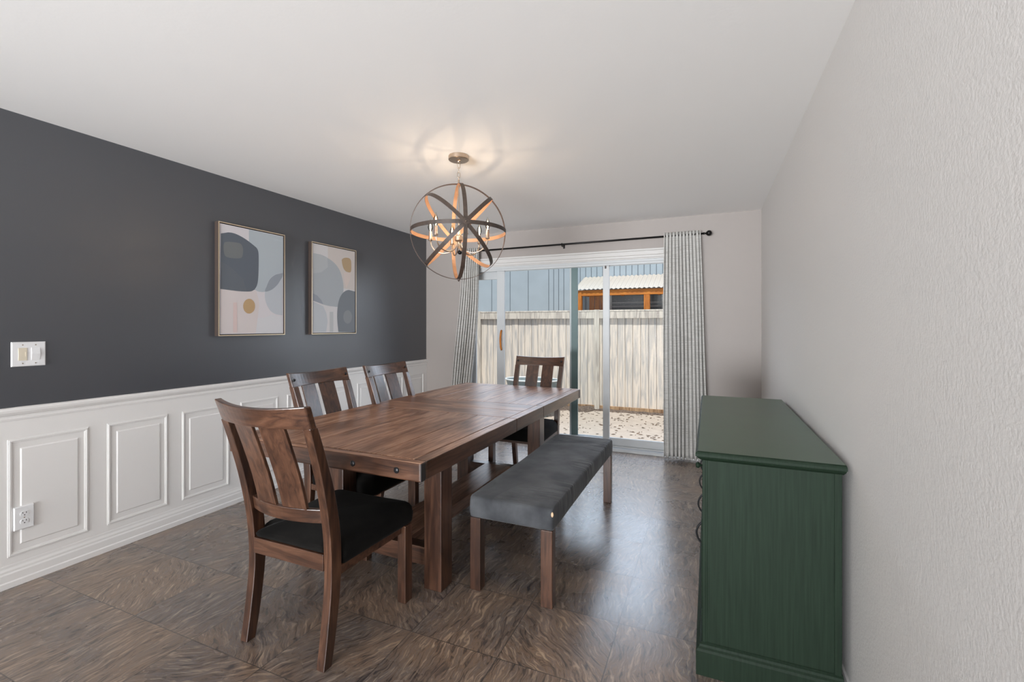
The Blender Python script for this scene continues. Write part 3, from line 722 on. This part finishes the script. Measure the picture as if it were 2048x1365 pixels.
ART_B = [
   ((203, 194, 189), [(3.252, 2.082), (3.611, 2.08), (3.606, 1.695), (3.454, 1.701), (3.252, 1.75)]),
   ((165, 173, 180), [(3.081, 1.99), (3.16, 1.99), (3.245, 1.971), (3.334, 1.932), (3.4, 1.872), (3.438, 1.787), (3.451, 1.698), (3.434, 1.618), (3.387, 1.527), (3.309, 1.522), (3.258, 1.525), (3.172, 1.54), (3.078, 1.565)]),
   ((176, 182, 187), [(3.081, 1.988), (3.16, 1.988), (3.245, 1.969), (3.252, 1.884), (3.172, 1.828), (3.081, 1.809)]),
   ((143, 150, 165), [(3.079, 1.629), (3.124, 1.614), (3.172, 1.575), (3.196, 1.538), (3.078, 1.564)]),
   ((184, 190, 197), [(3.078, 1.556), (3.196, 1.519), (3.233, 1.454), (3.248, 1.378), (3.23, 1.281), (3.077, 1.285)]),
   ((184, 187, 189), [(3.273, 1.47), (3.318, 1.471), (3.318, 1.281), (3.273, 1.282)]),
   ((212, 196, 189), [(3.454, 1.856), (3.548, 1.868), (3.537, 1.796), (3.488, 1.703), (3.461, 1.769)]),
   ((185, 155, 115), [(3.427, 1.969), (3.438, 1.987), (3.468, 2.001), (3.509, 2.006), (3.54, 1.997), (3.553, 1.965), (3.55, 1.875), (3.495, 1.867), (3.461, 1.884), (3.44, 1.916)]),
   ((117, 124, 133), [(3.61, 1.682), (3.523, 1.692), (3.454, 1.667), (3.403, 1.611), (3.376, 1.536), (3.367, 1.448), (3.371, 1.36), (3.383, 1.28), (3.606, 1.275)]),
   ((133, 138, 143), [(3.564, 1.427), (3.561, 1.407), (3.552, 1.388), (3.539, 1.373), (3.523, 1.364), (3.505, 1.361), (3.487, 1.364), (3.471, 1.373), (3.458, 1.387), (3.45, 1.405), (3.447, 1.425), (3.45, 1.445), (3.458, 1.463), (3.471, 1.478), (3.487, 1.488), (3.505, 1.491), (3.523, 1.489), (3.539, 1.48), (3.552, 1.466), (3.561, 1.447)]),
]

def paint(c):
    g_ = sum(c)/3; q = [min(250, (v*.78+g_*.22)*1.03+6) for v in c]
    return plain('paint_%d_%d_%d' % c, lin(*q), .7, bump=.12, bscale=250, bdist=.0005)
def picture(label, y0, y1, z0, z1, shapes, bgc):
    t = thing('framed_canvas', label, 'picture', (XL, (y0+y1)/2, z0), 0, 'abstract canvases on the charcoal wall')
    oy_, oz_ = (y0+y1)/2, z0
    D = .042; w = .007; x1 = D
    def loc(bm):
        for v in bm.verts: v.co -= Vector((0, oy_, oz_))
        return bm
    bm = BM()
    box(bm, 0.001, x1, y0, y0+w, z0, z1); box(bm, 0.001, x1, y1-w, y1, z0, z1); box(bm, 0.001, x1, y0+w, y1-w, z0, z0+w); box(bm, 0.001, x1, y0+w, y1-w, z1-w, z1)
    for f in bm.faces:
        c = f.calc_center_median(); 
        if c.x < x1-.001: f.material_index = 1
    obj('frame', loc(bm), [M['gold'], M['frame_side']], t)
    mats = [paint(bgc), M['frame_side']]; g = .006
    bm = BM(); box(bm, .004, x1-.006, y0+w+g, y1-w-g, z0+w+g, z1-w-g)
    for f in bm.faces:
        if f.calc_center_median().x < x1-.007: f.material_index = 1
    box(bm, .002, .004, y0+w, y1-w, z0+w, z1-w, mi=1)
    xx = x1-.006; lim = (y0+w+g, y1-w-g, z0+w+g, z1-w-g)
    for c, pts in shapes:
        m = paint(c)
        if m.name not in [q.name for q in mats]: mats.append(m)
        xx += .00012
        pts = [(min(max(a, lim[0]), lim[1]), min(max(b_, lim[2]), lim[3])) for a, b_ in pts]
        # smooth the outline, then clamp to the canvas
        sm = []
        N = len(pts)
        if N > 6:
            for i in range(N):
                p0, p1, p2, p3 = pts[i-1], pts[i], pts[(i+1) % N], pts[(i+2) % N]
                edge_ = any(abs(q[0]-lim[0]) < .012 or abs(q[0]-lim[1]) < .012 or abs(q[1]-lim[2]) < .012 or abs(q[1]-lim[3]) < .012 for q in (p1, p2))
                for k in range(4 if not edge_ else 1):
                    s = k/4
                    sm.append(tuple(.5*(2*b1+(c1-a1)*s+(2*a1-5*b1+4*c1-d1)*s*s+(-a1+3*b1-3*c1+d1)*s**3) for a1, b1, c1, d1 in zip(p0, p1, p2, p3)))
        else: sm = pts
        vs_ = [bm.verts.new((xx, min(max(a, lim[0]), lim[1]), min(max(b_, lim[2]), lim[3]))) for a, b_ in sm]
        f = bm.faces.new(vs_); f.material_index = len(mats)-1
        if f.normal.x < 0: f.normal_flip()
        bmesh.ops.triangulate(bm, faces=[f])
    for v in bm.verts: v.co -= Vector((0, oy_, oz_))
    me = bpy.data.meshes.new('canvas'); bm.to_mesh(me); bm.free()
    for m in mats: me.materials.append(m)
    o = bpy.data.objects.new('canvas', me); COL.objects.link(o); o.parent = t
    return t
picture('left framed abstract canvas, large slate shape at upper left, ochre dot below', 2.211, 2.777, 1.264, 2.096, ART_A, (206, 201, 206))
picture('right framed abstract canvas, pale grey circle at left, ochre shape at upper right', 3.057, 3.620, 1.262, 2.093, ART_B, (206, 204, 206))

# ------------------------------------------------------------------ switch plate and outlet
sw = thing('light_switch_plate', 'white double light switch plate on the charcoal wall', 'switch', (XL, 1.22, 1.19))
bm = BM(); a = [(0, -.067, -.064), (0, .067, -.064), (0, .067, .064), (0, -.067, .064)]; b_ = [(.004, y*.99, z*.99) for _, y, z in a]; c = [(.0065, y*.93, z*.93) for _, y, z in a]
skin(bm, [[(.001, y, z) for _, y, z in a], b_, c]); obj('cover_plate', bm, M['plastic_white'], sw)
o = obj('rocker', bx(.004, .0085, -.041, -.007, -.033, .033), M['plastic_cream'], sw, bevel=.001); o['label'] = 'cream slide dimmer'
obj('slider', bx(.0085, .0105, -.014, -.009, -.012, .010), M['plastic_cream'], o)
bm = BM(); prism_y(bm, [(.004, -.033), (.0075, -.033), (.0125, .0), (.0085, .033), (.004, .033)], .009, .043); obj('rocker', bm, M['plastic_white'], sw, bevel=.0008)
for y in (-.024, .026):
    for z in (-.048, .048):
        bm = BM(); lathe(bm, [(.003, .006), (.003, .0072), (.0005, .0076)], c=(0, y, z), axis='X', n=10); obj('screw', bm, M['nickel'], sw)
ot = thing('wall_outlet', 'white duplex electrical outlet on the lower wainscot panel', 'outlet', (XL+.018, 1.197, .342))
bm = BM(); a = [(-.0105, -.038, -.0595), (-.0105, .038, -.0595), (-.0105, .038, .0595), (-.0105, -.038, .0595)]
skin(bm, [a, [(.0, y, z) for _, y, z in a], [(.003, y*.93, z*.95) for _, y, z in a]]); obj('cover_plate', bm, M['plastic_white'], ot)
for z0 in (-.020, .020):
    bm = BM(); lathe(bm, [(.0165, .002), (.0165, .0048), (.001, .0050)], c=(0, 0, z0), axis='X', n=28)
    for v in bm.verts: v.co.z = z0+max(-.0135, min(.0135, v.co.z-z0))
    r_ = obj('receptacle', bm, M['plastic_white'], ot)
    for y in (-.0065, .0065): obj('slot', bx(.0045, .0054, y-.0012, y+.0012, z0+.001, z0+.009), M['slot'], r_)
    bm = BM(); lathe(bm, [(.0026, .0045), (.0026, .0054), (.0005, .0055)], c=(0, 0, z0-.007), axis='X', n=12); obj('slot', bm, M['slot'], r_)
bm = BM(); lathe(bm, [(.0028, .002), (.0028, .004), (.0005, .0045)], c=(0, 0, 0), axis='X', n=10); obj('screw', bm, M['nickel'], ot)

# ------------------------------------------------------------------ curtain rod and curtains
RY, RZ = 4.842, 2.232
rd = thing('curtain_rod', 'black metal curtain rod with round finials above the glass door', 'curtain rod', (-1.35, RY, RZ))
bm = BM(); tube(bm, [(-1.36, 0, -.006), (1.31, 0, .006)], .0095, 12); obj('rod', bm, M['black_metal'], rd, smooth=True)
for s, xx in ((1, 1.30), (-1, -1.36)):
    bm = BM(); lathe(bm, [(.006, 0), (.012, s*.004), (.012, s*.010), (.007, s*.014), (.007, s*.020), (.015, s*.028), (.025, s*.038), (.028, s*.050), (.024, s*.064), (.013, s*.074), (.001, s*.078)], c=(xx, 0, .006*s), axis='X', n=20)
    obj('finial', bm, M['black_metal'], rd, smooth=True)
for xx in (-1.30, -.13, 1.22):
    bm = BM(); box(bm, xx-.006, xx+.006, -.004, YB-RY+.001, -.022, -.010); box(bm, xx-.010, xx+.010, YB-RY-.004, YB-RY, -.035, .02)
    tube(bm, [(xx, .013*math.cos(a_), .013*math.sin(a_)) for a_ in [2*PI*q/14 for q in range(14)]], .004, 6, loop=True)
    obj('bracket', bm, M['black_metal'], rd)
def curtain(label, top, bot, ztop, zbot, folds, seed, amp=(.026, .044), ctrl=None):
    random.seed(seed)
    xm = (top[0]+top[1])/2
    ph = [random.uniform(-.6, .6) for _ in range(folds+2)]; am = [random.uniform(.65, 1.2) for _ in range(folds+2)]
    N = folds*12; K = 44; bm = BM(); V = []
    th = .0018
    for j in range(K+1):
        t = j/K; z = ztop+(zbot-ztop)*t; row = []
        x0, x1 = (ctrl(t) if ctrl else (top[0]+(bot[0]-top[0])*t, top[1]+(bot[1]-top[1])*t))
        A = amp[0]+(amp[1]-amp[0])*min(1, t*2)
        for i in range(N+1):
            u = i/N; k = min(int(u*folds), folds-1)
            warp = u+.018*math.sin(5*u+3*t+seed)*min(1, 2*t)
            p_ = 2*PI*folds*u+ph[k]*.0+.5*math.sin(2.2*t+k*1.3)*t
            a_ = A*(am[k]*(1-(u*folds-k))+am[k+1]*(u*folds-k))*(1 if t > .03 else .75)
            y = RY-.002-a_*math.cos(p_)*(.75+.25*math.cos(3*t+k))
            x = x0+(x1-x0)*warp+.006*math.sin(2*p_)
            row.append(bm.verts.new((x-xm, y-RY, z+(.004*math.cos(p_) if t < .01 else 0))))
        V.append(row)
    for j in range(K):
        for i in range(N): bm.faces.new((V[j][i], V[j][i+1], V[j+1][i+1], V[j+1][i]))
    o = obj('curtain', bm, M['curtain'], None, smooth=True, loc=(xm, RY, 0))
    md = o.modifiers.new('thick', 'SOLIDIFY'); md.thickness = th
    return tag(o, label, 'curtain', 'curtains at the glass door')
curtain('grey slub linen curtain gathered at the right side of the glass door', (-.415, -.075), (-.425, .002), 2.268, .028, 11, 4)
def lc(t): 
    b = .5-.5*math.cos(PI*min(1, t/.95))
    return (-2.72-.16*b, -2.50-.03*t-.26*max(0, t-.25)**1.5)
curtain('grey slub linen curtain swept back at the left side of the glass door', (-2.72, -2.50), (0, 0), 2.262, .03, 8, 9, amp=(.022, .038), ctrl=lc)

# ------------------------------------------------------------------ outside
struct(obj('ground', bx(-14, 9, YB+TH+.03, 11.2, -.45, -.20), M['concrete']), 'sunlit concrete patio')
FY = 8.37
fe = thing('wooden_fence', 'weathered grey vertical board fence with cream top rail outside the glass door', 'fence', (-1.8, FY, -.2))
def fob(name, bm, mat, **k):
    for v in bm.verts: v.co -= Vector((-1.8, FY, -.2))
    return obj(name, bm, mat, fe, **k)
random.seed(12); x = -6.2
while x < 1.8:
    w = random.uniform(.134, .143); d = random.uniform(0, .006)
    bm = BM(); box(bm, x+.003, x+w-.003, FY-d, FY+.018, -.13, 1.50)
    fob('board', bm, M['fence'], bevel=.002, seg=1); x += w
fob('rear_boards', bx(-6.2, 1.8, FY+.0185, FY+.03, -.13, 1.50), M['fence_old'])
fob('top_rail', bx(-6.2, 1.8, FY-.056, FY-.007, 1.475, 1.600), M['fence_cap'], bevel=.002)
fob('cap', bx(-6.2, 1.8, FY-.060, FY+.05, 1.600, 1.628), M['fence_cap'], bevel=.003)
fob('kickboard', bx(-6.2, 1.8, FY-.03, FY-.007, -.215, -.115), M['fence_old'], bevel=.003)
for px_ in (-4.30, -1.88, .54): fob('post', bx(px_-.045, px_+.045, FY-.075, FY-.0, -.21, 1.635), M['fence_cap'], bevel=.003)
# neighbour's house
nb = thing('neighbor_house', 'pale blue-grey board siding house wall rising beyond the fence', 'house', (-4, 11.42, -.2))
def nob(name, bm, mat, par=nb, **k):
    for v in bm.verts: v.co -= Vector((-4, 11.42, -.2))
    return obj(name, bm, mat, par, **k)
bm = BM(); box(bm, -11, 3, 11.42, 11.7, -.2, 3.12)
xs = [-4.423+.0, -3.849, -3.713, -3.577, -3.44]+[-3.008+.143*i for i in range(0, 28)]+[-4.95-.55*i for i in range(10)]
for x in xs: box(bm, x-.007, x+.007, 11.414, 11.421, -.2, 3.12, mi=1)
nob('siding', bm, [M['siding'], plain('board_gap', lin(92, 102, 112), .8)])
nob('eave', bx(-11.1, 3.1, 11.40, 11.9, 3.12, 3.20), M['vinyl'])
# patio cover
pc = thing('patio_cover', 'orange stained timber patio cover with corrugated pale roof beyond the fence', 'patio cover', (-1.5, 10.5, -.2))
def pob(name, bm, mat, **k):
    for v in bm.verts: v.co -= Vector((-1.5, 10.5, -.2))
    return obj(name, bm, mat, pc, **k)
bm = BM(); secs = []
X0, X1 = -2.90, .9; N = 200; top_, bot_ = [], []
for i in range(N+1):
    x = X0+(X1-X0)*i/N; w = .012*math.sin(2*PI*x/.1025)
    secs.append([(x, 10.42, 2.185+w), (x, 11.38, 2.565+w), (x, 11.38, 2.559+w), (x, 10.42, 2.179+w)])
skin(bm, secs); pob('corrugated_roof', bm, M['poly_roof'], smooth=False)
pob('beam', bx(-2.83, .85, 10.46, 10.56, 2.035, 2.165), M['cedarX'], bevel=.004)
for x in (-2.85, -1.32, -.02): pob('post', bx(x, x+.125, 10.45, 10.57, -.2, 2.03 if x > -2.8 else 2.165), M['cedarZ'], bevel=.004)
pob('slat_panel', (lambda b: ([box(b, -2.66+.135*i, -2.535+.135*i, 10.95, 10.98, -.2, 2.2) for i in range(3)], b)[1])(BM()), M['cedarZ'], bevel=.003)
for i in range(5): pob('rafter', bx(-2.8+.85*i, -2.75+.85*i, 10.5, 11.38, 2.07, 2.16), M['cedarX'])
# window behind the cover
wnb = thing('neighbor_window', 'dark neighbour window with white mullions under the patio cover', 'window', (-1.3, 11.4, .9))
obj('glazing', bx(-.95, 1.15, -.012, -.004, -.4, 1.22), M['dark_glass'], wnb)
for x in (-.97, -.02+.3, 1.1): obj('mullion', bx(x, x+.07, -.045, .0, -.42, 1.24), M['vinyl'], wnb, bevel=.002)
for z in [.0+.09*i for i in range(12)]: obj('blind_slat', bx(-.9, .27, -.032, -.014, z, z+.03), M['screen'], wnb)
# wire mesh between the posts
bm = BM()
for i in range(45): box(bm, -2.70+.03*i, -2.697+.03*i, 10.60, 10.603, 1.35, 2.03)
for i in range(23): box(bm, -2.70, -1.36, 10.603, 10.606, 1.35+.03*i, 1.353+.03*i)
pob('wire_mesh', bm, M['screen'])
# round tub
tbm = thing('galvanized_tub', 'oval galvanized metal tub standing outside the glass door before the fence', 'tub', (-2.78, 7.35, -.2))
def oval(a, b_, z, n=40): return [(a*math.cos(2*PI*k/n), b_*math.sin(2*PI*k/n), z) for k in range(n)]
bm = BM(); skin(bm, [oval(.26, .17, .0), oval(.47, .30, .62), oval(.455, .285, .62), oval(.25, .16, .02)]); obj('basin', bm, M['galv'], tbm, smooth=False)
bm = BM(); tube(bm, oval(.475, .305, .625), .013, 8, loop=True); obj('rim', bm, M['galv_rim'], tbm, smooth=True)
for s in (-1, 1):
    bm = BM(); tube(bm, [(s*(.44+.06*math.sin(PI*k/8)), -.07+.14*k/8, .50) for k in range(9)], .008, 6); obj('handle', bm, M['galv'], tbm, smooth=True)
# leaf litter
random.seed(5); bm = BM()
for i in range(900):
    x = random.uniform(-4.2, .6); y = random.uniform(5.4, 8.25); a = random.uniform(0, 2*PI); L = random.uniform(.010, .034)*(1.3 if y > 7.6 else 1); w = L*random.uniform(.25, .5)
    p = [(-L, 0, .001), (0, -w, .006), (L, 0, .003), (0, w, .010)]; ca, sa = math.cos(a), math.sin(a)
    up_ = [bm.verts.new((x+px*ca-py*sa, y+px*sa+py*ca, -.199+pz)) for px, py, pz in p]
    dn_ = [bm.verts.new((v.co.x, v.co.y, v.co.z-.0015)) for v in up_]
    bm.faces.new(up_); bm.faces.new(dn_[::-1])
    for k in range(4): bm.faces.new((up_[k], up_[(k+1) % 4], dn_[(k+1) % 4], dn_[k]))
tag(obj('leaf_litter', bm, M['leaf']), 'dry leaf bits scattered over the pale concrete patio', 'leaves', kind='stuff')
bm = BM(); n = 60
for sgn in (0,):
    secs = []
    for i in range(n+1):
        x = -4.0+3.4*i/n; h = .02+.035*random.random()*(1.6 if x < -1.95 else .5); d = (.22+.14*random.random())*(1 if x < -1.95 else .35)
        secs.append([(x, FY-.03, -.199), (x, FY-.03, -.199+h), (x, FY-.03-d*.5, -.199+h*.8), (x, FY-.03-d, -.199)])
    skin(bm, secs)
tag(obj('mulch_strip', bm, M['mulch']), 'dark leaf mulch heaped along the foot of the fence', 'mulch', kind='stuff')
